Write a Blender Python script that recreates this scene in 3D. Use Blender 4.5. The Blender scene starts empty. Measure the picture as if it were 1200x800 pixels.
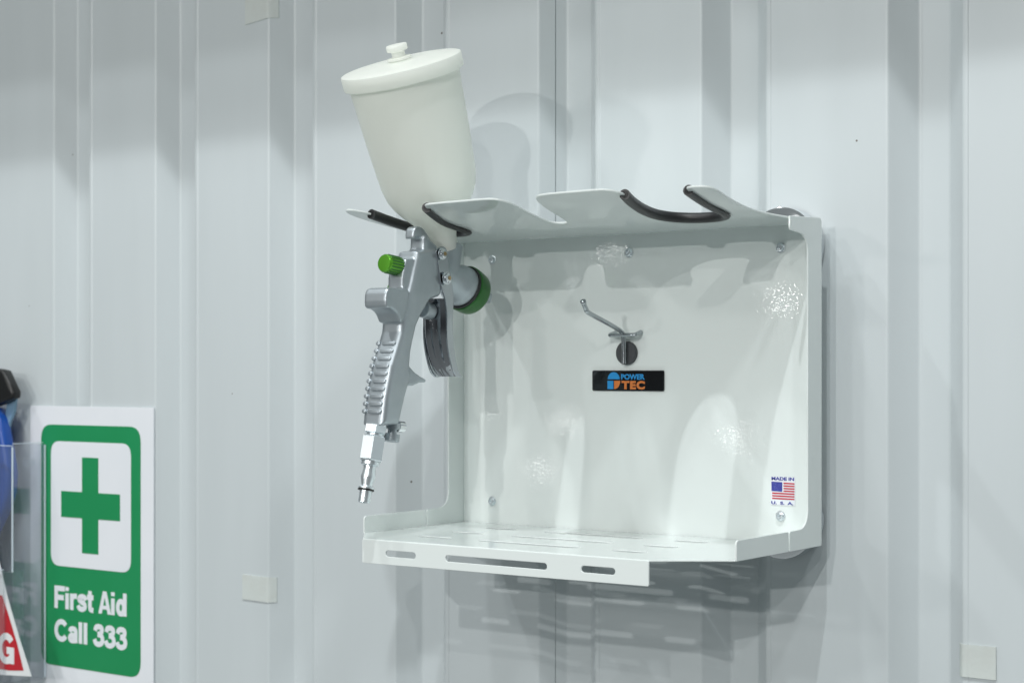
import bpy, bmesh, math, random
from mathutils import Vector, Matrix
random.seed(7)
rad = math.radians
S = bpy.context.scene
COL = S.collection

# ------------------------------------------------------------------ camera
# Local frame: X along the wall, +Y into the wall, Z up; the origin is the lower right back corner of the rack.
# The whole scene is lifted by LIFT at the end so that it hangs at its real height.
LIFT = 1.45
F, CX, HY = 2000.0, 600.0, 435.0                 # focal length, centre column and horizon row in photo pixels (1200 x 800)
YAW = rad(36)
FW = Vector((-math.sin(YAW), math.cos(YAW), 0)); RT = Vector((math.cos(YAW), math.sin(YAW), 0)); UP = Vector((0, 0, 1))
_d = F * .27 / 385.0
CAM = -(FW * _d + RT * ((962 - CX) / F * _d) + UP * ((HY - 640) / F * _d))
cd = bpy.data.cameras.new('camera'); cam = bpy.data.objects.new('camera', cd); COL.objects.link(cam)
cam.location = CAM + Vector((0, 0, LIFT)); cam.rotation_euler = (rad(90), 0, YAW)
cd.sensor_width = 36; cd.lens = F / 1200 * 36; cd.shift_y = (HY - 400) / 1200
cd.clip_start = .05; cd.clip_end = 100
cd.dof.use_dof = True; cd.dof.focus_distance = 1.42; cd.dof.aperture_fstop = 11
S.camera = cam

# ------------------------------------------------------------------ world: a plain hall, pale ceiling above, dark stands, floor brightened as fill for the undersides
W = bpy.data.worlds.new('World'); S.world = W; W.use_nodes = True
nt = W.node_tree; nt.nodes.clear()
out = nt.nodes.new('ShaderNodeOutputWorld'); bg = nt.nodes.new('ShaderNodeBackground')
tc = nt.nodes.new('ShaderNodeTexCoord'); sp = nt.nodes.new('ShaderNodeSeparateXYZ'); mr = nt.nodes.new('ShaderNodeMapRange')
mr.inputs[1].default_value = -1; mr.inputs[2].default_value = 1
rp = nt.nodes.new('ShaderNodeValToRGB'); e = rp.color_ramp.elements
e[0].position = 0; e[0].color = (.63, .69, .69, 1)
e[1].position = 1; e[1].color = (.49, .545, .535, 1)
for p, c in ((.42, (.375, .42, .425)), (.50, (.12, .13, .137)), (.58, (.15, .172, .18)), (.72, (.415, .462, .465))):
    q = rp.color_ramp.elements.new(p); q.color = (*c, 1)
nt.links.new(tc.outputs['Generated'], sp.inputs[0]); nt.links.new(sp.outputs[2], mr.inputs[0])
nt.links.new(mr.outputs[0], rp.inputs[0]); nt.links.new(rp.outputs[0], bg.inputs[0]); nt.links.new(bg.outputs[0], out.inputs[0])
bg.inputs[1].default_value = 0.52

# ------------------------------------------------------------------ lamps of the stand and of the hall
def lamp(name, loc, watt, size, col=(1, 1, 1)):
    l = bpy.data.lights.new(name, 'POINT'); l.energy = watt; l.shadow_soft_size = size; l.color = col
    o = bpy.data.objects.new(name, l); COL.objects.link(o); o.location = Vector(loc) + Vector((0, 0, LIFT)); return o
COOL = (.96, .99, 1.0)
lamp('stand_spot', (.50, -1.57, 3.20), 170, .030, COOL)
lamp('stand_spot', (-.62, -1.57, 3.20), 75, .11, COOL)
lamp('stand_spot', (1.60, -1.57, 3.20), 85, .11, COOL)
lamp('stand_spot', (-1.85, -1.80, 3.10), 85, .045, COOL)
for x, y, z, w in ((-3.0, -6.5, 1.6, 95), (-1.35, -5.2, 2.75, 85), (.2, -6.5, 1.3, 225), (1.3, -5.9, 2.3, 245), (2.9, -6.0, 3.0, 140)):
    lamp('hall_spot', (x, y, z), w, .14 if x < 0 else .035, (1, .99, .965))
def mirror_dir(px, py, dist, Y=0.0):             # where a lamp hangs whose reflection in the back panel shows at a pixel
    r = FW * F + RT * (px - CX) + UP * (HY - py); t = (Y - CAM.y) / r.y; p = CAM + r * t
    v = Vector((r.x, -r.y, r.z)).normalized(); return p + v * dist
for px, py, w in ((915, 352, .85), (712, 297, .32), (663, 495, .45), (865, 512, .38), (632, 550, .30), (570, 480, .22)):
    lamp('hall_lamp', mirror_dir(px, py, 6.0), w, .018, (1, .99, .97))

S.view_settings.view_transform = 'Standard'; S.view_settings.look = 'None'
S.view_settings.exposure = .05; S.view_settings.gamma = 1
S.render.engine = 'CYCLES'; S.cycles.transparent_max_bounces = 40; S.cycles.max_bounces = 16; S.cycles.diffuse_bounces = 6

# ------------------------------------------------------------------ photo pixel -> point on a known plane
def ray(px, py): return FW * F + RT * (px - CX) + UP * (HY - py)
def onX(px, py, X): r = ray(px, py); return CAM + r * ((X - CAM.x) / r.x)
def onY(px, py, Y): r = ray(px, py); return CAM + r * ((Y - CAM.y) / r.y)

# ------------------------------------------------------------------ materials
MATS = {}
def mat(name, col, rough=.5, metal=0.0, bump=None, var=None, trans=0.0, ior=1.5, coat=0.0, sss=0.0, sssr=None, spec=.5):
    m = bpy.data.materials.new(name); m.use_nodes = True; n = m.node_tree; b = n.nodes['Principled BSDF']
    b.inputs['Base Color'].default_value = (*col, 1); b.inputs['Roughness'].default_value = rough; b.inputs['Metallic'].default_value = metal
    b.inputs['IOR'].default_value = ior; b.inputs['Transmission Weight'].default_value = trans; b.inputs['Coat Weight'].default_value = coat
    b.inputs['Specular IOR Level'].default_value = spec
    if sss:
        b.inputs['Subsurface Weight'].default_value = sss; b.inputs['Subsurface Radius'].default_value = sssr or (.02, .02, .018); b.inputs['Subsurface Scale'].default_value = 1
    tcn = n.nodes.new('ShaderNodeTexCoord')
    if bump:                                     # (scale, strength, distance)
        no = n.nodes.new('ShaderNodeTexNoise'); no.inputs['Scale'].default_value = bump[0]; no.inputs['Detail'].default_value = 1.5
        bu = n.nodes.new('ShaderNodeBump'); bu.inputs['Strength'].default_value = bump[1]; bu.inputs['Distance'].default_value = bump[2]
        n.links.new(tcn.outputs['Object'], no.inputs['Vector']); n.links.new(no.outputs[0], bu.inputs['Height']); n.links.new(bu.outputs[0], b.inputs['Normal'])
    if var:                                      # (scale, second colour, low, high)
        no = n.nodes.new('ShaderNodeTexNoise'); no.inputs['Scale'].default_value = var[0]; no.inputs['Detail'].default_value = 5
        ra = n.nodes.new('ShaderNodeMapRange'); ra.inputs[1].default_value = var[2]; ra.inputs[2].default_value = var[3]
        mx = n.nodes.new('ShaderNodeMix'); mx.data_type = 'RGBA'; mx.inputs[6].default_value = (*col, 1); mx.inputs[7].default_value = (*var[1], 1)
        n.links.new(tcn.outputs['Object'], no.inputs['Vector']); n.links.new(no.outputs[0], ra.inputs[0]); n.links.new(ra.outputs[0], mx.inputs[0]); n.links.new(mx.outputs[2], b.inputs['Base Color'])
    MATS[name] = m; return m

def wall_material():
    m = mat('wall_paint', (.70, .735, .74), .38, bump=(900, .05, .0004)); n = m.node_tree; b = n.nodes['Principled BSDF']
    tcn = n.nodes.new('ShaderNodeTexCoord'); mp = n.nodes.new('ShaderNodeMapping'); mp.inputs['Scale'].default_value = (6, 6, .9)
    n1 = n.nodes.new('ShaderNodeTexNoise'); n1.inputs['Scale'].default_value = 2.2; n1.inputs['Detail'].default_value = 6
    r1 = n.nodes.new('ShaderNodeMapRange'); r1.inputs[1].default_value = .38; r1.inputs[2].default_value = .72
    mx = n.nodes.new('ShaderNodeMix'); mx.data_type = 'RGBA'; mx.inputs[6].default_value = (.565, .612, .628, 1); mx.inputs[7].default_value = (.535, .582, .597, 1)
    n.links.new(tcn.outputs['Object'], mp.inputs[0]); n.links.new(mp.outputs[0], n1.inputs['Vector']); n.links.new(n1.outputs[0], r1.inputs[0]); n.links.new(r1.outputs[0], mx.inputs[0])
    vo = n.nodes.new('ShaderNodeTexVoronoi'); vo.inputs['Scale'].default_value = 17      # scattered specks of dirt
    wn = n.nodes.new('ShaderNodeTexWhiteNoise'); lt = n.nodes.new('ShaderNodeMath'); lt.operation = 'LESS_THAN'; lt.inputs[1].default_value = .020
    gt = n.nodes.new('ShaderNodeMath'); gt.operation = 'GREATER_THAN'; gt.inputs[1].default_value = .32; mu = n.nodes.new('ShaderNodeMath'); mu.operation = 'MULTIPLY'
    n.links.new(tcn.outputs['Object'], vo.inputs['Vector']); n.links.new(vo.outputs['Color'], wn.inputs['Vector']); n.links.new(vo.outputs['Distance'], lt.inputs[0])
    n.links.new(wn.outputs['Value'], gt.inputs[0]); n.links.new(lt.outputs[0], mu.inputs[0]); n.links.new(gt.outputs[0], mu.inputs[1])
    m2 = n.nodes.new('ShaderNodeMix'); m2.data_type = 'RGBA'; m2.inputs[7].default_value = (.16, .15, .14, 1)
    n.links.new(mx.outputs[2], m2.inputs[6]); n.links.new(mu.outputs[0], m2.inputs[0]); n.links.new(m2.outputs[2], b.inputs['Base Color'])
    mp2 = n.nodes.new('ShaderNodeMapping'); mp2.inputs['Scale'].default_value = (5, 5, 2.2); nw = n.nodes.new('ShaderNodeTexNoise'); nw.inputs['Scale'].default_value = 1.0; nw.inputs['Detail'].default_value = 2
    bw2 = n.nodes.new('ShaderNodeBump'); bw2.inputs['Strength'].default_value = 1; bw2.inputs['Distance'].default_value = .0035
    bfine = [x for x in n.nodes if x.type == 'BUMP' and x != bw2][0]
    n.links.new(tcn.outputs['Object'], mp2.inputs[0]); n.links.new(mp2.outputs[0], nw.inputs['Vector']); n.links.new(nw.outputs[0], bw2.inputs['Height']); n.links.new(bw2.outputs[0], bfine.inputs['Normal'])
    r2 = n.nodes.new('ShaderNodeMapRange'); r2.inputs[3].default_value = .30; r2.inputs[4].default_value = .46
    n.links.new(n1.outputs[0], r2.inputs[0]); n.links.new(r2.outputs[0], b.inputs['Roughness'])
wall_material()
mat('powder_coat', (.765, .815, .802), .025, bump=(310, 1.0, .000038), spec=.45)
mat('trigger_chrome', (.50, .53, .56), .10, 1.0, bump=(60, .05, .0006))
mat('chrome_dark_reflection', (.30, .31, .33), .07, 1.0, bump=(60, .05, .0006))  # chrome with the dark hall it mirrors put into its colour
mat('chrome', (.78, .80, .82), .07, 1.0, bump=(60, .05, .0006))
mat('zinc', (.82, .88, .91), .28, .85, bump=(300, .06, .0004))
mat('cast_silver', (.47, .515, .545), .40, .78, bump=(700, .06, .0004), var=(60, (.43, .475, .505), .4, .65))
def nylon():
    m = mat('nylon', (.96, .975, .94), .28, bump=(45, .05, .001), spec=.4); n = m.node_tree; b = n.nodes['Principled BSDF']; o = n.nodes['Material Output']
    t = n.nodes.new('ShaderNodeBsdfTranslucent'); t.inputs[0].default_value = (.97, .985, .95, 1); tr = n.nodes.new('ShaderNodeBsdfTransparent')
    m1 = n.nodes.new('ShaderNodeMixShader'); m1.inputs[0].default_value = .38; m2 = n.nodes.new('ShaderNodeMixShader'); m2.inputs[0].default_value = .12
    n.links.new(b.outputs[0], m1.inputs[1]); n.links.new(t.outputs[0], m1.inputs[2]); n.links.new(m1.outputs[0], m2.inputs[1]); n.links.new(tr.outputs[0], m2.inputs[2]); n.links.new(m2.outputs[0], o.inputs[0])
nylon()
mat('rubber', (.016, .017, .018), .42, bump=(900, .25, .0005))
mat('green_anodised', (.13, .42, .035), .24, .55, bump=(500, .08, .0004))
mat('dark_green', (.035, .15, .035), .30, .45, bump=(500, .1, .0004))
mat('black_plastic', (.008, .0085, .009), .38, bump=(400, .06, .0004))
mat('badge_black', (.006, .007, .008), .08, coat=.6, bump=(60, .05, .0006))
mat('hook_metal', (.42, .45, .47), .24, 1.0, bump=(300, .06, .0004))
mat('hook_pad', (.05, .055, .06), .55, bump=(600, .2, .0004))
mat('print_blue', (.02, .27, .62), .3)
mat('print_orange', (.62, .19, .045), .3)
mat('print_navy', (.035, .045, .30), .4, var=(2600, (.16, .18, .48), .56, .62))
mat('print_red', (.52, .012, .035), .4)
mat('sign_paper', (.80, .82, .86), .42, var=(9, (.76, .79, .83), .4, .7))
mat('sign_green', (.010, .255, .085), .38, var=(7, (.014, .275, .10), .4, .7))
mat('tape', (.585, .63, .612), .6, bump=(260, .3, .0006), var=(50, (.56, .59, .565), .4, .7))

def acrylic():
    m = bpy.data.materials.new('acrylic'); m.use_nodes = True; n = m.node_tree; n.nodes.clear(); MATS['acrylic'] = m
    o = n.nodes.new('ShaderNodeOutputMaterial'); t = n.nodes.new('ShaderNodeBsdfTransparent'); gl = n.nodes.new('ShaderNodeBsdfGlossy'); lw = n.nodes.new('ShaderNodeLayerWeight'); pw = n.nodes.new('ShaderNodeMath'); fr = n.nodes.new('ShaderNodeMapRange'); mx = n.nodes.new('ShaderNodeMixShader')
    t.inputs[0].default_value = (.978, .986, .992, 1); gl.inputs['Roughness'].default_value = .05; lw.inputs[0].default_value = .5; pw.operation = 'POWER'; pw.inputs[1].default_value = 4.0; fr.inputs[3].default_value = .07; fr.inputs[4].default_value = .8
    n.links.new(lw.outputs['Facing'], pw.inputs[0]); n.links.new(pw.outputs[0], fr.inputs[0])
    n.links.new(fr.outputs[0], mx.inputs[0]); n.links.new(t.outputs[0], mx.inputs[1]); n.links.new(gl.outputs[0], mx.inputs[2]); hz = n.nodes.new('ShaderNodeBsdfDiffuse'); hz.inputs[0].default_value = (.80, .86, .92, 1); m3 = n.nodes.new('ShaderNodeMixShader'); m3.inputs[0].default_value = .035
    n.links.new(mx.outputs[0], m3.inputs[1]); n.links.new(hz.outputs[0], m3.inputs[2]); n.links.new(m3.outputs[0], o.inputs[0])
acrylic()
mat('blue_plastic', (.006, .065, .33), .34, bump=(30, .1, .002))
mat('acrylic_edge_glow', (.72, .80, .88), .15)  # light piped to the sheet edges, painted as a pale colour
mat('blue_film', (.18, .30, .42), .25)
mat('leaflet_paper', (.78, .80, .81), .3)
mat('leaflet_red', (.50, .02, .03), .25)
mat('fascia_grey', (.45, .46, .46), .6, bump=(100, .1, .001))
mat('brass', (.50, .36, .20), .3, 1.0)

# ------------------------------------------------------------------ helpers
ORG = {}
def thing(name, label, cat, loc, group=None, kind=None):
    o = bpy.data.objects.new(name, None); COL.objects.link(o); o.empty_display_size = .02
    o.location = loc; ORG[o.name] = Vector(loc); o['label'] = label
    if cat: o['category'] = cat
    if group: o['group'] = group
    if kind: o['kind'] = kind
    return o
def org(p):
    while p.parent: p = p.parent
    return ORG.get(p.name, Vector((0, 0, 0)))
def finish(name, me, m, parent, smooth=None):
    me.materials.clear(); me.materials.append(MATS[m])
    if parent:
        me.transform(Matrix.Translation(-org(parent)))
    if smooth is not None:
        for p in me.polygons: p.use_smooth = True
        if smooth < 180: me.set_sharp_from_angle(angle=rad(smooth))
    o = bpy.data.objects.new(name, me); COL.objects.link(o)
    if parent: o.parent = parent
    return o
def from_bm(name, bm, m, parent, smooth=None):
    bmesh.ops.recalc_face_normals(bm, faces=bm.faces)
    me = bpy.data.meshes.new(name); bm.to_mesh(me); bm.free(); return finish(name, me, m, parent, smooth)

def curve_mesh(loops, thick, bevel=0.0, res=2):
    c = bpy.data.curves.new('tmp', 'CURVE'); c.dimensions = '2D'; c.fill_mode = 'BOTH'
    c.extrude = max(thick / 2 - bevel, 1e-5); c.bevel_depth = bevel; c.bevel_resolution = res; c.offset = -bevel
    for L in loops:
        s = c.splines.new('POLY'); s.points.add(len(L) - 1); s.use_cyclic_u = True
        for p, q in zip(s.points, L): p.co = (q[0], q[1], 0, 1)
    o = bpy.data.objects.new('tmp', c); COL.objects.link(o)
    me = bpy.data.meshes.new_from_object(o); bpy.data.objects.remove(o); bpy.data.curves.remove(c)
    bm = bmesh.new(); bm.from_mesh(me); bpy.data.meshes.remove(me)
    bmesh.ops.remove_doubles(bm, verts=bm.verts, dist=1e-6)
    return bm
def plate(name, loops, thick, fn, m, parent, bevel=.0004, smooth=35, res=1, cuts=None):
    """flat outline (with holes) of a real thickness; fn(a, b, w) puts it into the world"""
    bm = curve_mesh(loops, thick, bevel, res)
    for pco, pno in (cuts or []):
        bmesh.ops.bisect_plane(bm, geom=bm.verts[:] + bm.edges[:] + bm.faces[:], plane_co=pco, plane_no=pno)
    bm.normal_update()
    for f in bm.faces: f.smooth = abs(f.normal.z) < .995
    for ed in bm.edges:
        lf = ed.link_faces
        if len(lf) == 2 and (not lf[0].smooth or not lf[1].smooth or lf[0].normal.angle(lf[1].normal, 0) > rad(smooth)): ed.smooth = False
    for v in bm.verts: v.co = fn(*v.co)
    return from_bm(name, bm, m, parent)

def fillet(pts, n=6):
    """pts: (a, b, radius) -> rounded closed outline"""
    out = []; N = len(pts)
    for i in range(N):
        a, b, r = pts[i]; P = Vector((a, b)); A = Vector(pts[i - 1][:2]); B = Vector(pts[(i + 1) % N][:2])
        if r <= 0: out.append((a, b)); continue
        u = (A - P).normalized(); v = (B - P).normalized(); ang = math.acos(max(-1, min(1, u.dot(v))))
        t = min(r / math.tan(ang / 2), (A - P).length * .49, (B - P).length * .49)
        p0 = P + u * t; p1 = P + v * t
        for k in range(n + 1):
            s = k / n; q = p0 * (1 - s) ** 2 + P * 2 * s * (1 - s) + p1 * s * s; out.append((q.x, q.y))
    return out
def rrect(x0, x1, y0, y1, r, n=6): return fillet([(x0, y0, r), (x1, y0, r), (x1, y1, r), (x0, y1, r)], n)
def pill(x0, x1, yc, h, n=7):
    r = h / 2; L = []
    for k in range(n + 1): a = math.pi / 2 + math.pi * k / n; L.append((x0 + r + r * math.cos(a), yc + r * math.sin(a)))
    for k in range(n + 1): a = -math.pi / 2 + math.pi * k / n; L.append((x1 - r + r * math.cos(a), yc + r * math.sin(a)))
    return L
def circle(cx, cy, r, n=24): return [(cx + r * math.cos(2 * math.pi * k / n), cy + r * math.sin(2 * math.pi * k / n)) for k in range(n)]
def catmull(P, n=6, closed=False):
    P = [Vector(p) for p in P]; N = len(P); out = []
    rng = range(N) if closed else range(N - 1)
    for i in rng:
        p0 = P[i - 1] if (closed or i > 0) else P[0]; p1 = P[i]; p2 = P[(i + 1) % N]; p3 = P[(i + 2) % N] if (closed or i + 2 < N) else P[-1]
        for k in range(n):
            t = k / n
            out.append(.5 * ((2 * p1) + (p2 - p0) * t + (2 * p0 - 5 * p1 + 4 * p2 - p3) * t * t + (3 * p1 - p0 - 3 * p2 + p3) * t ** 3))
    if not closed: out.append(P[-1])
    return out
def frame(d):
    d = d.normalized(); u = d.cross(Vector((0, 0, 1)))
    if u.length < .1: u = d.cross(Vector((1, 0, 0)))
    u.normalize(); return u, d.cross(u).normalized()
def lathe_bm(bm, base, axis, prof, n=40, ref=None, closed=True):
    """prof: (distance along axis, radius)"""
    axis = Vector(axis).normalized(); u, v = frame(axis)
    if ref is not None: u = (Vector(ref) - axis * axis.dot(Vector(ref))).normalized(); v = axis.cross(u)
    rings = []
    for h, r in prof:
        c = Vector(base) + axis * h
        rings.append([bm.verts.new(c + u * (r * math.cos(2 * math.pi * k / n)) + v * (r * math.sin(2 * math.pi * k / n))) for k in range(n)] if r > 1e-6 else [bm.verts.new(c)])
    for A, B in zip(rings, rings[1:]):
        for k in range(n):
            k2 = (k + 1) % n
            if len(A) == 1 and len(B) == 1: continue
            if len(A) == 1: bm.faces.new((A[0], B[k], B[k2]))
            elif len(B) == 1: bm.faces.new((A[k], A[k2], B[0]))
            else: bm.faces.new((A[k], A[k2], B[k2], B[k]))
    if closed:
        if len(rings[0]) > 1: bm.faces.new(rings[0][::-1])
        if len(rings[-1]) > 1: bm.faces.new(rings[-1])
def lathe(name, base, axis, prof, m, parent, n=40, smooth=40, ref=None, closed=True):
    bm = bmesh.new(); lathe_bm(bm, base, axis, prof, n, ref, closed); return from_bm(name, bm, m, parent, smooth)
def sweep(name, path, prof, normals, m, parent, smooth=50):
    """prof: closed (side, normal) section; normals: one up vector per path point"""
    bm = bmesh.new(); rings = []; N = len(path)
    for i, p in enumerate(path):
        t = (path[min(i + 1, N - 1)] - path[max(i - 1, 0)]).normalized(); nn = normals[i]; nn = (nn - t * nn.dot(t)).normalized(); s = nn.cross(t)
        rings.append([bm.verts.new(p + s * a + nn * b) for a, b in prof])
    K = len(prof)
    for A, B in zip(rings, rings[1:]):
        for k in range(K): bm.faces.new((A[k], A[(k + 1) % K], B[(k + 1) % K], B[k]))
    bm.faces.new(rings[0]); bm.faces.new(rings[-1][::-1])
    bmesh.ops.triangulate(bm, faces=[f for f in bm.faces if len(f.verts) > 4])
    return from_bm(name, bm, m, parent, smooth)
def tube(name, pts, r, m, parent, n=14, smooth=60, up=(1, 0, .01)):
    path = catmull(pts, 6); ns = []
    for i, p in enumerate(path): ns.append(Vector(up))
    return sweep(name, path, [(r * math.cos(2 * math.pi * k / n), r * math.sin(2 * math.pi * k / n)) for k in range(n)], ns, m, parent, smooth)
def text(name, s, x0, x1, z0, z1, fn, m, parent, bold=0.0, thick=.0003, space=1.0):
    """lettering fitted into a rectangle, as flat relief"""
    c = bpy.data.curves.new('tmp', 'FONT'); c.body = s; c.size = 1; c.offset = bold; c.extrude = .5; c.space_character = space; c.resolution_u = 4
    o = bpy.data.objects.new('tmp', c); COL.objects.link(o); me = bpy.data.meshes.new_from_object(o); bpy.data.objects.remove(o); bpy.data.curves.remove(c)
    xs = [v.co.x for v in me.vertices]; ys = [v.co.y for v in me.vertices]; ax, bx, ay, by = min(xs), max(xs), min(ys), max(ys)
    for v in me.vertices:
        v.co = fn(x0 + (v.co.x - ax) / (bx - ax) * (x1 - x0), z0 + (v.co.y - ay) / (by - ay) * (z1 - z0), v.co.z * thick)
    return finish(name, me, m, parent)
def arc(cx, cy, rx, ry, a0, a1, n=20): return [(cx + rx * math.cos(rad(a0 + (a1 - a0) * k / n)), cy + ry * math.sin(rad(a0 + (a1 - a0) * k / n))) for k in range(n + 1)]
def cm(*P): return [(p.x, p.y) for p in catmull(P, 6)]
GLYPH = {                                        # bold grotesque letters: advance, strokes (centre lines, cap height 1), solid outlines
 'F': (.66, [[(.10, 0), (.10, 1)], [(0, .905), (.62, .905)], [(.1, .50), (.56, .50)]]),
 'i': (.28, [[(.10, 0), (.10, .73)], [(.10, .83), (.10, 1)]]),
 'l': (.28, [[(.10, 0), (.10, 1)]]),
 'r': (.43, [[(.10, 0), (.10, .73)], cm((.10, .36), (.13, .53), (.22, .62), (.41, .635))]),
 's': (.58, [cm((.50, .50), (.44, .61), (.29, .65), (.14, .60), (.12, .49), (.28, .395), (.41, .335), (.455, .23), (.42, .135), (.275, .085), (.12, .125), (.055, .25))]),
 't': (.40, [cm((.17, .94), (.17, .60), (.17, .24), (.21, .12), (.37, .095)), [(0, .655), (.37, .655)]]),
 'd': (.64, [arc(.275, .365, .175, .275, 0, 360), [(.50, 0), (.50, 1)]]),
 'a': (.60, [arc(.245, .215, .150, .125, 0, 360), cm((.455, .0), (.435, .15), (.435, .40), (.435, .50), (.40, .60), (.29, .645), (.15, .61), (.095, .50))]),
 'C': (.78, [arc(.40, .50, .305, .41, 38, 322, 28)]),
 'G': (.82, [arc(.40, .50, .305, .41, 38, 330, 28), [(.42, .44), (.76, .44)], [(.665, .50), (.665, 0)]]),
 'N': (.76, [[(.10, 0), (.10, 1)], [(.60, 0), (.60, 1)], [(.12, .95), (.58, .05)]]),
 '3': (.62, [cm((.10, .70), (.155, .855), (.30, .905), (.445, .86), (.475, .73), (.40, .59), (.24, .55)), cm((.24, .55), (.42, .51), (.505, .37), (.485, .19), (.31, .09), (.135, .14), (.07, .31))]),
 'A': (.74, None), ' ': (.26, [])}
def lettering(s, x0, x1, z0, z1, fn, m, parent, w=.22, thick=.0003):
    tot = sum(GLYPH[c][0] for c in s) - .06; sx = (x1 - x0) / tot; sz = z1 - z0; bm = bmesh.new(); x = 0; lay = 0
    for c in s:
        adv, st = GLYPH[c]; lay = 0
        if st is None:
            for L in ([(0, 0), (.27, 1), (.47, 1), (.37, .75), (.20, 0)], [(.74, 0), (.47, 1), (.37, 1), (.37, .75), (.54, 0)], [(.22, .20), (.52, .20), (.48, .37), (.26, .37)]):
                lay += 1; vs = [[bm.verts.new(fn(x0 + (x + a) * sx, z0 + b * sz, d)) for a, b in L] for d in (-thick, lay * .00002)]
                bm.faces.new(vs[1]); bm.faces.new(vs[0][::-1])
                for k in range(len(L)): bm.faces.new((vs[0][k], vs[0][(k + 1) % len(L)], vs[1][(k + 1) % len(L)], vs[1][k]))
            x += adv; continue
        for L in st:
            lay += 1; P = [Vector((a * sx, b * sz)) for a, b in L]; N = len(P); hw = w / 2 * (sx + sz) / 2; cl = (P[0] - P[-1]).length < 1e-6; rows = []
            for k in range(N):
                A = P[k - 1] if k else (P[-2] if cl else P[0]); B = P[k + 1] if k < N - 1 else (P[1] if cl else P[-1]); t = (B - A).normalized(); nn = Vector((-t.y, t.x)) * hw
                rows.append([bm.verts.new(fn(x0 + x * sx + q.x, z0 + q.y, d)) for q, d in ((P[k] - nn, lay * .00002), (P[k] + nn, lay * .00002), (P[k] + nn, -thick), (P[k] - nn, -thick))])
            for A, B in zip(rows, rows[1:]):
                for k in range(4): bm.faces.new((A[k], A[(k + 1) % 4], B[(k + 1) % 4], B[k]))
            if not cl: bm.faces.new(rows[0]); bm.faces.new(rows[-1][::-1])
        x += adv
    return from_bm('lettering', bm, m, parent)
def on_wall(Y): return lambda a, b, w: Vector((a, Y - w, b))       # outline in X, Z; +w towards the room

# ================================================================== THE SETTING: corrugated wall
YW, DEP = .030, .0215
PER, CREST, SL = .1751, .1110, .0185
PH = -.9414                                       # X where one crest begins
def profile(x0, x1):
    k0 = math.floor((x0 - PH) / PER) - 1; pts = []
    for k in range(k0, k0 + int((x1 - x0) / PER) + 4):
        s = PH + k * PER
        raw = [(s - SL, YW + DEP), (s, YW), (s + CREST, YW), (s + CREST + SL, YW + DEP)]
        for i, (a, b) in enumerate(raw):
            pts.append((a, b))
        pts[-3:-2] = [(s + .0002, YW - .0009), (s + .0040, YW - .0009), (s + .0052, YW)]     # rolled bead along the crest edge
    # round the corners a little
    out = []
    for i in range(1, len(pts) - 1):
        P = Vector(pts[i]); A = Vector(pts[i - 1]); B = Vector(pts[i + 1]); r = min(.0022, (A - P).length * .4, (B - P).length * .4)
        p0 = P + (A - P).normalized() * r; p1 = P + (B - P).normalized() * r
        for t in (0, .33, .67, 1): q = p0 * (1 - t) ** 2 + P * 2 * t * (1 - t) + p1 * t * t; out.append((q.x, q.y))
    return out
def wall_sheet(x0, x1, parent, dy=0.0):
    P = profile(x0, x1); Q = []
    for (a, b), (c, d) in zip(P, P[1:]):
        if a <= x0 < c: t = (x0 - a) / (c - a); Q.append((x0, b + (d - b) * t))
        if x0 < c < x1: Q.append((c, d))
        if a < x1 <= c: t = (x1 - a) / (c - a); Q.append((x1, b + (d - b) * t)); break
    bm = bmesh.new(); z0, z1 = -1.3, 1.3; n = len(Q)
    f = [[bm.verts.new((x, y + dy, z)) for x, y in Q] for z in (z0, z1)]; g = [[bm.verts.new((x, y + dy + .0012, z)) for x, y in Q] for z in (z0, z1)]
    for i in range(n - 1):
        bm.faces.new((f[0][i], f[0][i + 1], f[1][i + 1], f[1][i])); bm.faces.new((g[0][i + 1], g[0][i], g[1][i], g[1][i + 1]))
        bm.faces.new((f[1][i], f[1][i + 1], g[1][i + 1], g[1][i])); bm.faces.new((f[0][i + 1], f[0][i], g[0][i], g[0][i + 1]))
    for i in (0, n - 1): bm.faces.new((f[0][i], f[1][i], g[1][i], g[0][i]))
    return from_bm('wall_sheet', bm, 'wall_paint', parent, 40)
wall = thing('wall', 'white painted wall of corrugated steel sheets with vertical ribs', None, (-.5, YW, -1.3), kind='structure')
seam = onY(657, 100, YW + DEP).x
wall_sheet(-2.6, seam - .00025, wall); wall_sheet(seam + .00025, 1.3, wall, .0004)
# fascia over the wall, above the frame: its front edge draws the long shadow line across the ribs
fb = bmesh.new(); bmesh.ops.create_cube(fb, size=1, matrix=Matrix.Translation((-.65, -.1152, .935)) @ Matrix.Diagonal((3.9, .2904, .07, 1)))
bmesh.ops.bevel(fb, geom=fb.edges[:], offset=.0015, segments=2, affect='EDGES')
fo = from_bm('fascia', fb, 'fascia_grey', None, 40); fo['kind'] = 'structure'; fo['label'] = 'grey fascia board projecting from the top of the corrugated wall'

# ================================================================== THE RACK
XL, XC = -.3715, -.186
T = .0016
rack = thing('tool_rack', 'white powder-coated steel rack with forked top and slotted shelf, on wall magnets', 'rack', (XC, 0, 0))
# back panel
plate('back_panel', [rrect(XL, 0, 0, .2690, .002)], T, on_wall(T / 2), 'powder_coat', rack)
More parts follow.
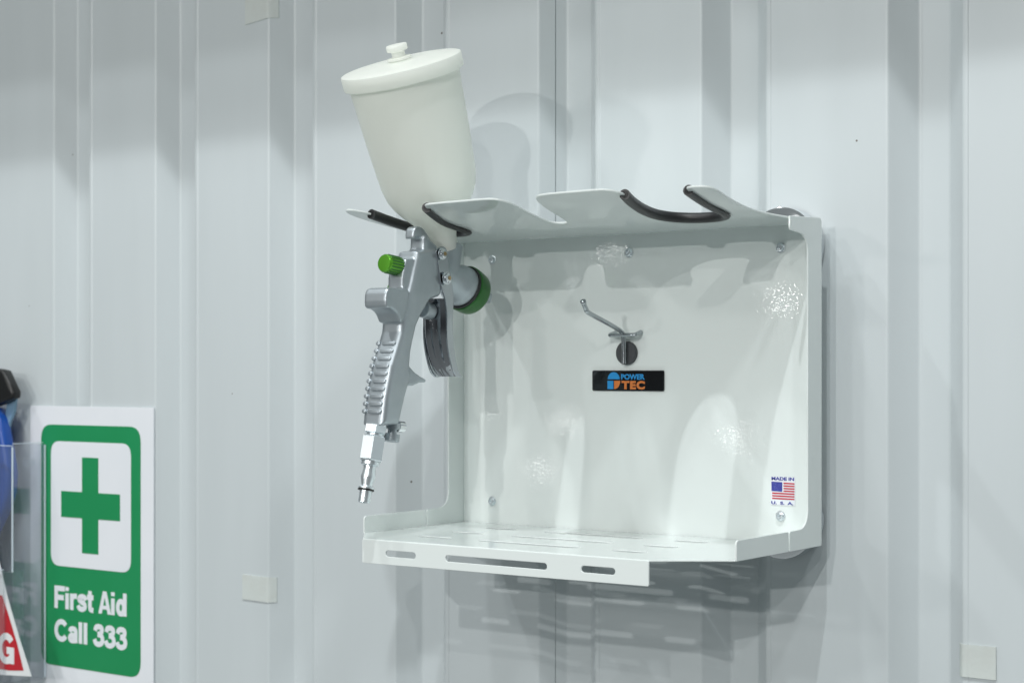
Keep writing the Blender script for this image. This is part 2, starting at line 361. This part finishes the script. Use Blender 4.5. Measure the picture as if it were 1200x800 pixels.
# side flanges
def side_fn(X): return lambda a, b, w: Vector((X + w, a, b))
side = fillet([(0, .0005, .001), (0, .2700, .001), (-.0555, .2675, .001), (-.0560, .2565, .003), (-.0235, .2540, .016), (-.0235, .0170, .020), (-.0560, .0165, .002), (-.0560, .0005, .001)])
shelf_side = fillet([(-.0580, .0005, .0005), (-.0580, .0165, .002), (-.1440, .0165, .004), (-.1440, .0005, .001)])
for X in (-.0008, XL + .0008):
    plate('side_flange', [side], T, side_fn(X), 'powder_coat', rack)
    plate('shelf_side', [shelf_side], T, side_fn(X), 'powder_coat', rack)
# shelf
sh_out = fillet([(XL + .001, -.0008, 0), (-.001, -.0008, 0), (-.001, -.1440, .001), (-.0535, -.1820, .002), (-.3385, -.1820, .002), (XL + .001, -.1440, .001)], 3)
slots = []
for y in (-.0405, -.0890, -.1370):
    for a, b in ((-.3125, -.2795), (-.2480, -.1465), (-.1145, -.0830)): slots.append(pill(a, b, y, .0100))
plate('shelf', [sh_out] + slots, .0012, lambda a, b, w: Vector((a, b, .0010 + w)), 'powder_coat', rack)
lip_holes = [pill(a, b, z, .0052) for a, b, z in ((-.3125, -.2798, -.0094), (-.2484, -.1469, -.0094), (-.1147, -.0834, -.0090))]
plate('front_lip', [fillet([(-.3385, -.0190, .0015), (-.0535, -.0182, .0015), (-.0535, .0012, .0015), (-.3385, .0012, .0015)], 3)] + lip_holes, T, on_wall(-.1824), 'powder_coat', rack)
# forked top flange
def zf(y): return .2662 + .5 * min(y, 0) ** 2
slot2 = [(.1570, -.166), (.1530, -.142), (.1495, -.118), (.1470, -.095), (.1420, -.080), (.1320, -.0715), (.1180, -.0690), (.1030, -.0725), (.0915, -.083), (.0865, -.099), (.0885, -.122), (.0945, -.147), (.1010, -.167)]
slot1 = [(-.0925, -.170), (-.1010, -.150), (-.1110, -.123), (-.1145, -.099), (-.1170, -.083), (-.1240, -.0735), (-.1350, -.0700), (-.1480, -.0740), (-.1580, -.086), (-.1620, -.105), (-.1612, -.135), (-.1598, -.163)]
out_r = [(.1855, .0006), (.1855, -.020), (.1800, -.045), (.1735, -.075), (.1720, -.098), (.1745, -.128), (.1790, -.160), (.1770, -.1715), (.1690, -.1745), (.1605, -.1735)]
front_r = [(.0985, -.178), (.0900, -.1840), (.0650, -.1840), (.0400, -.1832), (.0270, -.1795), (.0195, -.168), (.0120, -.145), (.0040, -.115), (-.0040, -.092), (-.0100, -.0855), (-.0170, -.087), (-.0195, -.096), (-.0150, -.125), (-.0095, -.155), (-.0095, -.172), (-.0180, -.1815), (-.0450, -.1815), (-.0760, -.1805), (-.0875, -.178)]
out_l = [(-.1640, -.1745), (-.1705, -.1800), (-.1775, -.1750), (-.1800, -.158), (-.1785, -.128), (-.1768, -.098), (-.1770, -.075), (-.1800, -.045), (-.1855, -.020), (-.1855, .0006)]

ring = catmull(out_r[1:] + slot2 + front_r + slot1 + out_l[:-1], 4)
ring = [Vector(out_r[0])] + ring + [Vector(out_l[-1])]
plate('fork_flange', [[(p.x, p.y) for p in ring]], .0018, lambda a, b, w: Vector((XC + a, b, zf(b) + w)), 'powder_coat', rack, bevel=.0005, smooth=40,
      cuts=[(Vector((0, -.01 * k, 0)), Vector((0, 1, 0))) for k in range(1, 18)])
fl = [o for o in rack.children if o.name.startswith('fork_flange')][0]; fm = fl.data; cn = []
for p in fm.polygons:
    for li in p.loop_indices:
        v = fm.vertices[fm.loops[li].vertex_index].co
        if abs(p.normal.z) > .9: q = Vector((0, -min(v.y, 0), 1)).normalized() * (1 if p.normal.z > 0 else -1)
        else: q = p.normal.copy()
        cn.append(q)
fm.normals_split_custom_set(cn)
def trim(path2):
    P = catmull(path2, 5); path = [Vector((XC + p.x, p.y, zf(p.y))) for p in P]; ns = [Vector((0, -p.y * -1.0 * -1, 1)).normalized() for p in P]
    ns = [Vector((0, -p.y, 1)).normalized() for p in P]
    r, ri = .0043, .0029; prof = []
    for k in range(19): a = math.pi - rad(150) + rad(300) * k / 18 + 0; prof.append((r * math.cos(a), r * math.sin(a)))
    for k in range(18, -1, -1): a = math.pi - rad(150) + rad(300) * k / 18; prof.append((ri * math.cos(a), ri * math.sin(a)))
    return path, ns, prof
for s2, flip in ((slot2, 1), (slot1, 1)):
    path, ns, prof = trim(s2)
    # the mouth of the section points into the sheet, its round back into the slot
    t = (path[1] - path[0]); side_v = ns[0].cross(t); mid = sum(path, Vector()) / len(path)
    sgn = 1 if side_v.dot(mid - path[0]) < 0 else -1
    sweep('edge_trim', path, [(a * sgn, b) for a, b in prof], ns, 'rubber', rack, 50)
# screws through the back panel
for x, z in ((-.3366, .2486), (-.1855, .2488), (-.0366, .2468), (-.3366, .0222), (-.0366, .0232)):
    lathe('screw', (x, -.0003, z), (0, -1, 0), [(0, .0044), (.0004, .0044), (.0005, .0032), (.0022, .0032), (.0028, .0026), (.0028, .0015), (.0014, .0013), (.0014, 0)], 'zinc', rack, 18, 30)
# mounting magnets between rack and wall
for x, z in ((-.0440, .2490), (XL + .0440, .2490), (-.0440, .0190), (XL + .0440, .0190)):
    mg = lathe('mount_magnet', (x, .0020, z), (0, 1, 0), [(0, .006), (.010, .007), (.011, .0310), (.0120, .0330), (YW - .0040, .0335), (YW - .0032, .0327)], 'chrome', rack, 56, 30)
    lathe('rubber_pad', (x, YW - .0030, z), (0, 1, 0), [(0, .0312), (.0030, .0316)], 'rubber', mg, 40, 30)
# wire hook
xh = -.1862
hook = lathe('hook', (xh - .0005, -.0006, .1600), (0, -1, 0), [(0, .0104), (.0032, .0104), (.0038, .0098), (.0038, 0)], 'hook_pad', rack, 40, 30)
tube('wire_arm', [(xh, -.0075, .1505), (xh, -.0075, .1600), (xh, -.0080, .1715), (xh, -.0100, .1775), (xh, -.0200, .1815), (xh, -.0400, .1872), (xh, -.0640, .1938), (xh, -.0685, .1972), (xh, -.0720, .2020)], .0021, 'hook_metal', hook)
tube('cross_wire', [(xh - .0130, -.0010, .1782), (xh - .0132, -.0085, .1762), (xh - .0115, -.0100, .1757), (xh, -.0100, .1757), (xh + .0110, -.0100, .1757), (xh + .0132, -.0085, .1762), (xh + .0134, -.0010, .1785)], .0019, 'hook_metal', hook, up=(0, .05, 1))
lathe('wire_tip', (xh, -.0714, .2012), (0, -.5, .85), [(0, .0018), (.0006, .0025), (.0028, .0027), (.0036, .0020), (.0036, 0)], 'hook_metal', hook, 16, 50)
# badge
bx0, bx1, bz0, bz1 = -.2237, -.1489, .1263, .1446
badge = plate('badge', [rrect(bx0, bx1, bz0, bz1, .0016)], .0018, on_wall(-.0009), 'badge_black', rack, bevel=.0006, res=3)
def bw(u): return bx0 + (u - 66) / (1124 - 66) * (bx1 - bx0)
def bh(v): return bz1 - (v - 76) / (376 - 76) * (bz1 - bz0)
fr = on_wall(-.00195)
semi = [(bw(306 + 178 * .5 * (1 - math.cos(math.pi * k / 16))), bh(203 - 103 * math.sin(math.pi * k / 16))) for k in range(17)]
plate('emblem_dome', [semi], .0003, fr, 'print_blue', badge, bevel=0)
plate('emblem_square', [[(bw(302), bh(226)), (bw(390), bh(226)), (bw(390), bh(348)), (bw(302), bh(348))]], .0003, fr, 'print_blue', badge, bevel=0)
qp = [(bw(402), bh(226))] + [(bw(402 + 90 * math.cos(math.pi / 2 * k / 10)), bh(226 + 122 * math.sin(math.pi / 2 * k / 10))) for k in range(11)]
plate('emblem_quarter', [qp], .0003, fr, 'print_orange', badge, bevel=0)
text('lettering', 'POWER', bw(505), bw(850), bh(208), bh(128), fr, 'print_blue', badge, .035)
text('lettering', 'TEC', bw(512), bw(853), bh(350), bh(226), fr, 'print_orange', badge, .055, space=1.15)
# flag sticker
def fx(u): return -.0453 + (u - 150) / (580 - 150) * .0213
def fz(u, v): p = onY(895 + u / 16, 550 + v / 16, -.0002); return p.x, p.z
sticker = plate('flag_sticker', [[fz(*q) for q in ((140, 130), (592, 150), (592, 680), (138, 660))]], .0002, on_wall(-.0003), 'sign_paper', rack, bevel=0)
fs = on_wall(-.00055)
plate('canton', [[fz(*q) for q in ((148, 222), (352, 236), (350, 412), (150, 398))]], .0002, fs, 'print_navy', sticker, bevel=0)
for k in range(7):
    L, R = ((375, 580) if k < 4 else (163, 578)); v0 = 242 + k * 48.6; sl = 12 / 215
    def q(u, v): return fz(u, v + (u - 375) * sl)
    plate('stripe', [[q(L, v0), q(R, v0), q(R, v0 + 24), q(L, v0 + 24)]], .0002, fs, 'print_red', sticker, bevel=0)
a = fz(150, 195); b = fz(572, 150); text('lettering', 'MADE IN', a[0], b[0], a[1] + .0001, a[1] + .0029, fs, 'print_navy', sticker, .03)
a = fz(146, 635); b = fz(556, 600); text('lettering', 'U.  S.  A.', a[0], b[0], a[1] - .0003, a[1] + .0022, fs, 'print_navy', sticker, .03)

# ================================================================== THE SPRAY GUN
XG = -.3185
gun = thing('spray_gun', 'silver gravity-feed spray gun with milky cup and green knobs, hung in the rack fork', 'spray gun', tuple(onX(426, 588, XG)))
def g(px, py, X=XG): return onX(px, py, X)
def cast(bm, pix, X0, ht, bevel, res=3):
    """outline read off the visible right side, given the casting's own thickness"""
    L = [(p.y, p.z) for p in (onX(u, v, X0 + ht) for u, v in pix)]
    area = sum(a[0] * b[1] - b[0] * a[1] for a, b in zip(L, L[1:] + L[:1]))
    c = curve_mesh([L], 2 * ht, bevel, res)
    me = bpy.data.meshes.new('t'); 
    for v in c.verts: y, z, w = v.co; v.co = (X0 + w, y, z)
    bmesh.ops.recalc_face_normals(c, faces=c.faces); c.to_mesh(me); c.free(); bm.from_mesh(me); bpy.data.meshes.remove(me)
bm = bmesh.new()
smooth_px = lambda L, n=3: [(p.x, p.y) for p in catmull(L, n, True)]
cast(bm, [(449, 499), (470, 497), (478, 462), (484, 441), (482.5, 428), (484, 411), (490, 383), (495, 371), (506, 352), (518, 347), (523, 325), (519, 298), (512, 291), (491, 294), (488, 309), (482, 335), (476, 358), (472, 375), (471, 388), (467, 402), (459.5, 427), (453, 462)], XG, .0125, .0055)
cast(bm, [(480, 428), (487, 436), (494, 441), (500.5, 444.5), (500, 448), (493, 448), (485, 452), (478, 452)], XG, .0065, .002)
cast(bm, smooth_px([(455, 338), (470, 338), (480, 340), (477, 362), (471, 378), (466, 368), (460, 362), (453, 358.5)], 3), XG, .0125, .002)
cast(bm, [(476, 303.5), (490, 302), (489, 330), (480, 356), (472, 352), (472, 325)], XG, .0085, .0015)
cast(bm, smooth_px([(485, 279.5), (486, 268), (491, 265), (498, 268.5), (506, 281), (514, 291), (515, 302), (499, 302), (497.5, 292), (497.5, 283), (495, 278.5), (490, 278)], 3), XG, .0052, .0018)
cast(bm, smooth_px([(498, 276), (506, 281), (515, 291), (515, 303), (492, 303), (497, 290)], 3), XG, .0085, .003)
# nozzle barrel and cup seat
NZ = Vector((0, math.cos(rad(19)), -math.sin(rad(19))))
ringc = g(549, 341)
lathe_bm(bm, ringc - NZ * .052, NZ, [(0, .0115), (.014, .0130), (.026, .0155), (.034, .0182), (.046, .0190), (.047, .0185)], 48)
lathe_bm(bm, g(527, 281), (g(519, 330) - g(527, 281)), [(.004, .0125), (.030, .0130), (.036, .0100)], 40)
lathe_bm(bm, g(495, 362), Vector((0, 1, -.18)), [(0, .0075), (.0115, .0075), (.0130, .0062)], 28)
body = from_bm('body', bm, 'cast_silver', gun, 180)
md = body.modifiers.new('r', 'REMESH'); md.mode = 'VOXEL'; md.voxel_size = .00085; md.use_smooth_shade = True
md = body.modifiers.new('s', 'SMOOTH'); md.iterations = 5; md.factor = .5
dg = bpy.context.evaluated_depsgraph_get(); me = bpy.data.meshes.new_from_object(body.evaluated_get(dg)); body.modifiers.clear(); body.data = me
for p in me.polygons: p.use_smooth = True
# grip ribs: raised pads down the back of the handle
gp = [onX(u, v, XG + .0125) for u, v in ((469, 395), (467, 402), (459.5, 427), (453, 462), (450, 486))]
def gpos(py):
    zz = [(402, 1)]
    P = [(395, gp[0]), (402, gp[1]), (427, gp[2]), (462, gp[3]), (486, gp[4])]
    for (a0, q0), (a1, q1) in zip(P, P[1:]):
        if a0 <= py <= a1: return q0.lerp(q1, (py - a0) / (a1 - a0)), (q1 - q0).normalized()
for k in range(10):
    c, back = gpos(402 + k * 8.9); c.x = XG; nb = Vector((0, back.z, -back.y))
    if nb.y > 0: nb = -nb
    for xa, xb in ((-.0118, -.0072), (-.0052, .0092)):
        b0 = curve_mesh([pill(xa, xb, 0, .0040)], .0040, .0008, 2)
        for v in b0.verts: v.co = c + Vector((v.co.x, 0, 0)) + nb * (v.co.z - .0008) + back * v.co.y
        from_bm('grip_rib', b0, 'cast_silver', body, 50)
# air cap with ring and horns
cap = lathe('air_cap', ringc - NZ * .004, NZ, [(0, .0150), (.010, .0150), (.0115, .0125), (.0125, .006), (.0125, 0)], 'cast_silver', gun, 40, 40)
for s in (-1, 1):
    hb = bmesh.new(); cc = ringc + NZ * .0125 + Vector((s * .0105, 0, 0))
    R = Matrix((Vector((1, 0, 0)), NZ, Vector((0, -NZ.z, NZ.y)))).transposed().to_4x4()
    bmesh.ops.create_cube(hb, size=1, matrix=Matrix.Translation(cc) @ R @ Matrix.Diagonal((.0055, .016, .0090, 1)))
    for v in hb.verts:
        if (v.co - cc).dot(NZ) > 0: v.co.x -= s * .0012
    bmesh.ops.bevel(hb, geom=hb.edges[:], offset=.0009, segments=2, affect='EDGES'); from_bm('horn', hb, 'cast_silver', cap, 40)
ringp = [(-.0085, .0180), (-.0085, .0206)] + [(-.0075 + .0140 * k / 6, .0212 - .0012 * (k / 6) ** 2) for k in range(7)] + [(.0078, .0190), (.0078, .0160)]
lathe('retaining_ring', ringc, NZ, ringp, 'dark_green', gun, 56, 30)
lathe('seal_ring', ringc - NZ * .0108, NZ, [(0, .0175), (0, .0199), (.0026, .0203), (.0026, .0175)], 'rubber', gun, 48, 30)
# trigger: chrome channel hung from the two side screws
def tri(px, py, s): return g(px, py, XG + s)
arm_r = [(511, 292), (519, 289), (524, 296), (526, 318), (529, 330), (531, 352), (530, 374), (531, 400), (534, 424), (538, 437), (542, 441), (537, 442), (531, 436), (526, 418), (523, 396), (523, 370), (521, 350), (517, 338), (514, 318), (511.5, 300)]
La = [(p.y, p.z) for p in (onX(u, v, XG + .0128) for u, v in arm_r)]
trg = plate('trigger', [[(p.x, p.y) for p in catmull(La, 3, True)]], .0016, lambda a, b, w: Vector((XG + .0128 + w, a, b)), 'trigger_chrome', gun, bevel=.0005, smooth=50, res=2)
plate('trigger_arm', [[(p.x, p.y) for p in catmull(La, 3, True)]], .0016, lambda a, b, w: Vector((XG - .0128 + w, a, b)), 'trigger_chrome', trg, bevel=.0005, smooth=50, res=2)
# web of the trigger: curved sheet between the arms, bulging back towards the hand
tb = bmesh.new(); cl = catmull([tuple(g(508, 350)), tuple(g(509, 370)), tuple(g(509.5, 395)), tuple(g(513, 417)), tuple(g(518, 432)), tuple(g(524, 441))], 5); rows = []
for i, p in enumerate(cl):
    s = i / (len(cl) - 1); row = []; hw = .0127 - .0022 * s * s
    for k in range(17):
        u = -1 + 2 * k / 16; row.append(tb.verts.new(p + Vector((u * hw, .0040 * (abs(u) ** 3) - .0028 + (.0014 * math.exp(-(u / .22) ** 2) * min(1, max(0, s - .15) * 5)), 0))))
    rows.append(row)
for A, B in zip(rows, rows[1:]):
    for k in range(16): tb.faces.new((A[k], A[k + 1], B[k + 1], B[k]))
bmesh.ops.recalc_face_normals(tb, faces=tb.faces)
bmesh.ops.solidify(tb, geom=tb.faces[:], thickness=.0012)
from_bm('trigger_web', tb, 'chrome_dark_reflection', trg, 60)
for px, py, r in ((518, 297.5, .0042), (523, 326, .0046)):
    c = g(px, py, XG + .0156)
    sc = lathe('pivot_screw', c, (1, 0, 0), [(0, r * 1.25), (.0006, r * 1.25), (.0007, r), (.0030, r * .95), (.0036, r * .7), (.0036, 0)], 'chrome', gun, 20, 30)
    lathe('screw_slot', c + Vector((.0034, 0, 0)), (1, 0, 0), [(0, r * .45), (.0006, r * .45), (.0006, 0)], 'brass', sc, 6, 30)
tube('valve_stem', [tuple(g(500, 362)), tuple(g(506, 363)), tuple(g(514, 365))], .0032, 'zinc', gun)
tube('needle', [tuple(g(505, 328)), tuple(g(515, 331)), tuple(g(530, 335))], .0024, 'brass', gun)
# control knobs
def knob(name, tip, base, r, parent=gun):
    ax = (base - tip); L = ax.length
    k = lathe(name, tip, ax, [(0, 0), (.0004, r * .86), (.0014, r * .98), (.0022, r), (L * .55, r), (L * .78, r * .93), (L * .95, r * .86), (L, r * .78)], 'green_anodised', parent, 36, 35)
    u, v = frame(ax.normalized())
    for q in range(18):
        t = 2 * math.pi * q / 18; c0 = tip + (u * math.cos(t) + v * math.sin(t)) * r; d = ax.normalized()
        lathe('knurl', c0 + d * .003, d, [(0, .0002), (.0008, .0006), (L * .50, .0006), (L * .56, .0002)], 'dark_green', k, 6, 60)
    return k
kn = knob('fluid_knob', g(449.5, 308, XG), g(476, 314.3, XG), .0078)
lathe('knob_shaft', g(476, 314.3), g(490, 318) - g(476, 314.3), [(0, .0042), (.004, .0042), (.0042, .0055), (.008, .0055), (.0085, .0042), (.018, .0042)], 'zinc', gun, 20, 30)
knob('pattern_knob', g(459, 337, XG - .010), g(474, 342, XG - .010), .0062)
# tail: air fitting and quick plug
ft0, ft1 = g(441, 497), g(426.5, 588.5); ax = (ft1 - ft0).normalized(); L = (ft1 - ft0).length
def at(f): return ft0.lerp(ft1, f)
lathe('neck_nut', at(.02), ax, [(0, .0098), (.0062, .0098), (.0068, .0085)], 'zinc', gun, 6, 25, ref=(.3, 1, 0))
lathe('thread', at(.09), ax, [(0, .0070), (.006, .0070)], 'zinc', gun, 24, 30)
lathe('hex_adapter', at(.15), ax, [(0, .0088), (.0012, .0105), (.0205, .0105), (.0218, .0090)], 'zinc', gun, 6, 25, ref=(.35, 1, 0))
lathe('plug', at(.48), ax, [(0, .0078), (.0030, .0078), (.0036, .0052), (.0070, .0052), (.0125, .0062), (.0135, .0062), (.0190, .0048), (.0205, .0047), (.0220, .0068), (.0232, .0068), (.0233, .0052), (L * .52, .0050), (L * .52, .0030), (L * .50, .0028), (L * .50, 0)], 'zinc', gun, 28, 30)
lathe('plug_groove', at(.48) + ax * .0229, ax, [(0, .0064), (.0004, .0070), (.0014, .0070), (.0018, .0064)], 'black_plastic', gun, 28, 30)
# inlet air adjuster at the foot of the grip
lathe('air_adjuster', g(461, 496), g(458, 519) - g(461, 496), [(0, .0062), (.0050, .0062), (.0052, .0040), (.0090, .0040), (.0092, .0070), (.0150, .0070), (.0156, .0062)], 'cast_silver', gun, 26, 30)
adj = bmesh.new(); lathe_bm(adj, g(464.5, 499), Vector((0, 1, -.1)), [(0, .0052), (.0075, .0052), (.0085, .0042)], 20); from_bm('adjuster_plug', adj, 'chrome', gun, 40)
# cup
cup_t, cup_b = g(471, 81), g(517.5, 274); CA = (cup_t - cup_b).normalized(); H = (cup_t - cup_b).length
pr = [(-.014, .0118), (-.004, .0124), (.000, .0135), (.006, .0165), (.014, .0230), (.022, .0298), (.030, .0355), (.038, .0396), (.050, .0424), (H * .6, .0455), (H * .85, .0474), (H - .004, .0490), (H + .002, .0491)]
cup = lathe('cup', cup_b, CA, [(h + .0004, r - .0016) for h, r in pr[::-1]][1:] + pr, 'nylon', gun, 72, 60, closed=False)

lid = lathe('lid', cup_b + CA * (H - .008), CA, [(0, .0494), (0, .0522), (.0010, .0528), (.0108, .0530), (.0122, .0526), (.0128, .0512), (.0140, .040), (.0150, .020), (.0154, .0085)], 'nylon', cup, 72, 50)
lathe('lid_vent_knob', cup_b + CA * (H + .0085), CA, [(0, .0105), (.0018, .0105), (.0022, .0058), (.0068, .0058), (.0074, .0086), (.0082, .0092), (.0118, .0092), (.0126, .0086), (.0126, 0)], 'nylon', cup, 40, 40)
lathe('cup_nut', cup_b - CA * .017, CA, [(0, .0105), (.0005, .0118), (.0052, .0118), (.0056, .0105)], 'brass', cup, 6, 25)

# ================================================================== FIRST AID SIGN
SY = YW - .0012
sign = thing('first_aid_sign', 'white first aid sign with green panel, white cross square and phone number', 'sign', (-.938, SY, -.232))
board = plate('board', [rrect(-1.0450, -.8305, -.2320, .1030, .0006, 2)], .0018, on_wall(SY - .0006), 'sign_paper', sign, bevel=.0002)
s1 = on_wall(SY - .0017); s2 = on_wall(SY - .0020); s3 = on_wall(SY - .0023)
gf = plate('green_field', [rrect(-1.0245, -.8512, -.2020, .0812, .0180, 8)], .0003, s1, 'sign_green', board, bevel=0)
wf = plate('white_square', [rrect(-1.0062, -.8670, -.0845, .0618, .0150, 8)], .0003, s2, 'sign_paper', board, bevel=0)
cxx, czz = -.9363, -.0115
plate('cross', [[(cxx - .0142, czz + .0555), (cxx + .0142, czz + .0555), (cxx + .0142, czz + .0152), (cxx + .0513, czz + .0152), (cxx + .0513, czz - .0152), (cxx + .0142, czz - .0152), (cxx + .0142, czz - .0555), (cxx - .0142, czz - .0555), (cxx - .0142, czz - .0152), (cxx - .0513, czz - .0152), (cxx - .0513, czz + .0152), (cxx - .0142, czz + .0152)]], .0003, s3, 'sign_green', board, bevel=0)
lettering('First Aid', -1.0000, -.8750, -.1345, -.1085, s2, 'sign_paper', board)
lettering('Call 333', -1.0000, -.8750, -.1725, -.1475, s2, 'sign_paper', board)

# ================================================================== adhesive pads on the wall
def wall_y(x):
    P = profile(x - .4, x + .4)
    for (a, b), (c, d) in zip(P, P[1:]):
        if a <= x <= c: return b + (d - b) * (x - a) / max(c - a, 1e-9)
    return YW
def pad(label, xa, xb, za, zb, tilt=0.0):
    r = thing('tape_pad', label, 'tape', ((xa + xb) / 2, wall_y((xa + xb) / 2), min(za, zb)), 'adhesive pads on the wall')
    bm = bmesh.new(); n = 28; F0 = []
    for i in range(n + 1):
        x = xa + (xb - xa) * i / n; y = wall_y(x)
        if i in (0, n): y += .0
        F0.append((x, y))
    vs = [[[bm.verts.new((x, y - dy, z + tilt * (x - xa))) for x, y in F0] for z in (za, zb)] for dy in (-.0002, .0011)]
    for i in range(n):
        A, B = vs; bm.faces.new((B[0][i], B[0][i + 1], B[1][i + 1], B[1][i])); bm.faces.new((A[0][i + 1], A[0][i], A[1][i], A[1][i + 1]))
        bm.faces.new((B[1][i], B[1][i + 1], A[1][i + 1], A[1][i])); bm.faces.new((A[0][i], A[0][i + 1], B[0][i + 1], B[0][i]))
    for i in (0, n): bm.faces.new((A[0][i], A[1][i], B[1][i], B[0][i]))
    from_bm('pad', bm, 'tape', r, 40)
e2 = PH + 1 * PER + CREST                        # right edge of the crest that carries the two left pads
pad('small cream adhesive pad wrapped on a wall rib, between sign and rack', e2 - .0375, e2 + .0062, -.1005, -.0740, -.02)
pad('cream adhesive pad high on the wall above the first aid sign', e2 - .0335, e2 + .0075, .5150, .5600, .10)
e6 = PH + 6 * PER
pad('cream adhesive pad low on the wall beyond the magnet end of the rack', e6 - .0035, e6 + .0275, -.0995, -.0735, .0)

# ================================================================== clear leaflet holder with leaflet and blue object
hx = -1.0150
hold = thing('leaflet_holder', 'clear acrylic leaflet holder fixed over the edge of the first aid sign', 'holder', (-1.12, SY - .003, -.2200))
hY0, hY1, hY2 = SY - .0030, -.0230, -.0420
def box(name, x0, x1, y0, y1, z0, z1, m, parent, bev=.0006):
    bm = bmesh.new(); bmesh.ops.create_cube(bm, size=1, matrix=Matrix.Translation(((x0 + x1) / 2, (y0 + y1) / 2, (z0 + z1) / 2)) @ Matrix.Diagonal((abs(x1 - x0), abs(y1 - y0), abs(z1 - z0), 1)))
    if bev: bmesh.ops.bevel(bm, geom=bm.edges[:], offset=bev, segments=2, affect='EDGES')
    return from_bm(name, bm, m, parent, 40)
box('back_plate', -1.235, hx, hY0 - .0025, hY0, -.2200, .0580, 'acrylic', hold)
box('side_plate', hx - .0025, hx - .0001, hY1 + .0026, hY0 - .0026, -.2170, .0595, 'acrylic', hold)
box('front_plate', -1.235, hx - .0004, hY1, hY1 + .0025, -.0900, .0570, 'acrylic', hold)
box('pocket_front', -1.235, hx - .0030, hY1 - .0100, hY1 - .0078, -.2200, -.0860, 'acrylic', hold)
box('pocket_side', hx - .0054, hx - .0031, hY1 - .0077, hY1 + .0200, -.2170, -.0880, 'acrylic', hold)
box('base_plate', -1.235, hx - .0003, hY1 - .0076, hY0 - .0026, -.2200, -.2176, 'acrylic', hold)
lathe('stand_off', (hx - .020, hY0 - .0026, .0360), (0, -1, 0), [(0, .0050), (.010, .0050), (.0115, .0040), (.0115, 0)], 'acrylic', hold, 20, 30)
for nm, x0, x1, y0, y1, z0, z1 in (('edge_glow', -1.235, hx - .0006, hY1 + .0002, hY1 + .0022, .0571, .0577), ('edge_glow', hx - .0022, hx - .0004, hY1 + .0030, hY0 - .0030, .0596, .0602),
        ('edge_glow', hx + .0002, hx + .0009, hY0 - .0022, hY0 - .0004, -.2170, .0570), ('edge_glow', hx - .0003, hx + .0004, hY1 + .0003, hY1 + .0021, -.0890, .0560), ('edge_glow', -1.235, hx - .0034, hY1 - .0098, hY1 - .0080, -.0859, -.0853)):
    box(nm, x0, x1, y0, y1, z0, z1, 'acrylic_edge_glow', hold, 0)  # added strips that paint the bright edges of the clear sheets
# leaflet leaning in the pocket
LY = hY1 - .0045
leaf = thing('leaflet', 'white and red printed leaflet leaning in the clear holder', 'leaflet', (-1.10, LY, -.2170))
def lp(px, py, Y=LY): p = onY(px, py, Y); return (p.x, p.z)
def lfn(Y): return lambda a, b, w: Vector((a, Y - w, b))
sheet = plate('sheet', [[lp(-90, 560), lp(-22, 560), lp(-3, 648), lp(9, 700), lp(22, 745), lp(37, 792), lp(-90, 785)]], .0006, lfn(LY), 'leaflet_paper', leaf, bevel=0)
plate('red_field', [[lp(-90, 690), lp(3, 697), lp(11, 722), lp(20, 752), lp(28, 785), lp(12, 785), lp(-90, 770)]], .0002, lfn(LY - .0006), 'leaflet_red', sheet, bevel=0)
a = lp(-20, 772, LY); b = lp(17, 745, LY)
lettering('NG', a[0], b[0], a[1], b[1] + .002, lfn(LY - .0010), 'leaflet_paper', sheet)
# blue object with black end, standing in the holder
bl = thing('blue_container', 'blue rounded plastic container with a black cap standing in the clear holder', 'container', (-1.085, 0, -.2176))
by = -.0005
bmn = bmesh.new()
prof_px = [(-60, 470), (-12, 474), (0, 478), (6, 492), (10, 512), (14, 535), (16.5, 555), (15, 578), (8, 600), (-4, 625), (-14, 660), (-14, 780), (-70, 780)]
Lb = [lp(u, v, by) for u, v in prof_px]; zlo = -.2174
Lb = [(x, max(z, zlo)) for x, z in Lb]
plate('shell', [Lb], .018, lfn(by), 'blue_plastic', bl, bevel=.006, smooth=60, res=4)
capb = [lp(u, v, by) for u, v in ((-30, 430), (2, 432), (9, 434), (14, 445), (20.5, 459), (20, 466), (10, 471), (-2, 476), (-30, 484))]
cp = plate('cap', [[(p.x, p.y) for p in (Vector(q) for q in capb)]], .014, lfn(by), 'black_plastic', bl, bevel=.004, smooth=60, res=3)
stp = [lp(u, v, by + .006) for u, v in ((10, 468), (20, 464), (18, 482), (13, 494), (10, 512), (6, 512), (7, 490))]
plate('strap', [stp], .004, lfn(by + .006), 'blue_film', bl, bevel=.0008)

# ------------------------------------------------------------------ lift the scene to its real height
for o in list(COL.objects):
    if o.parent is None and o.type in {'MESH', 'EMPTY'}: o.location.z += LIFT
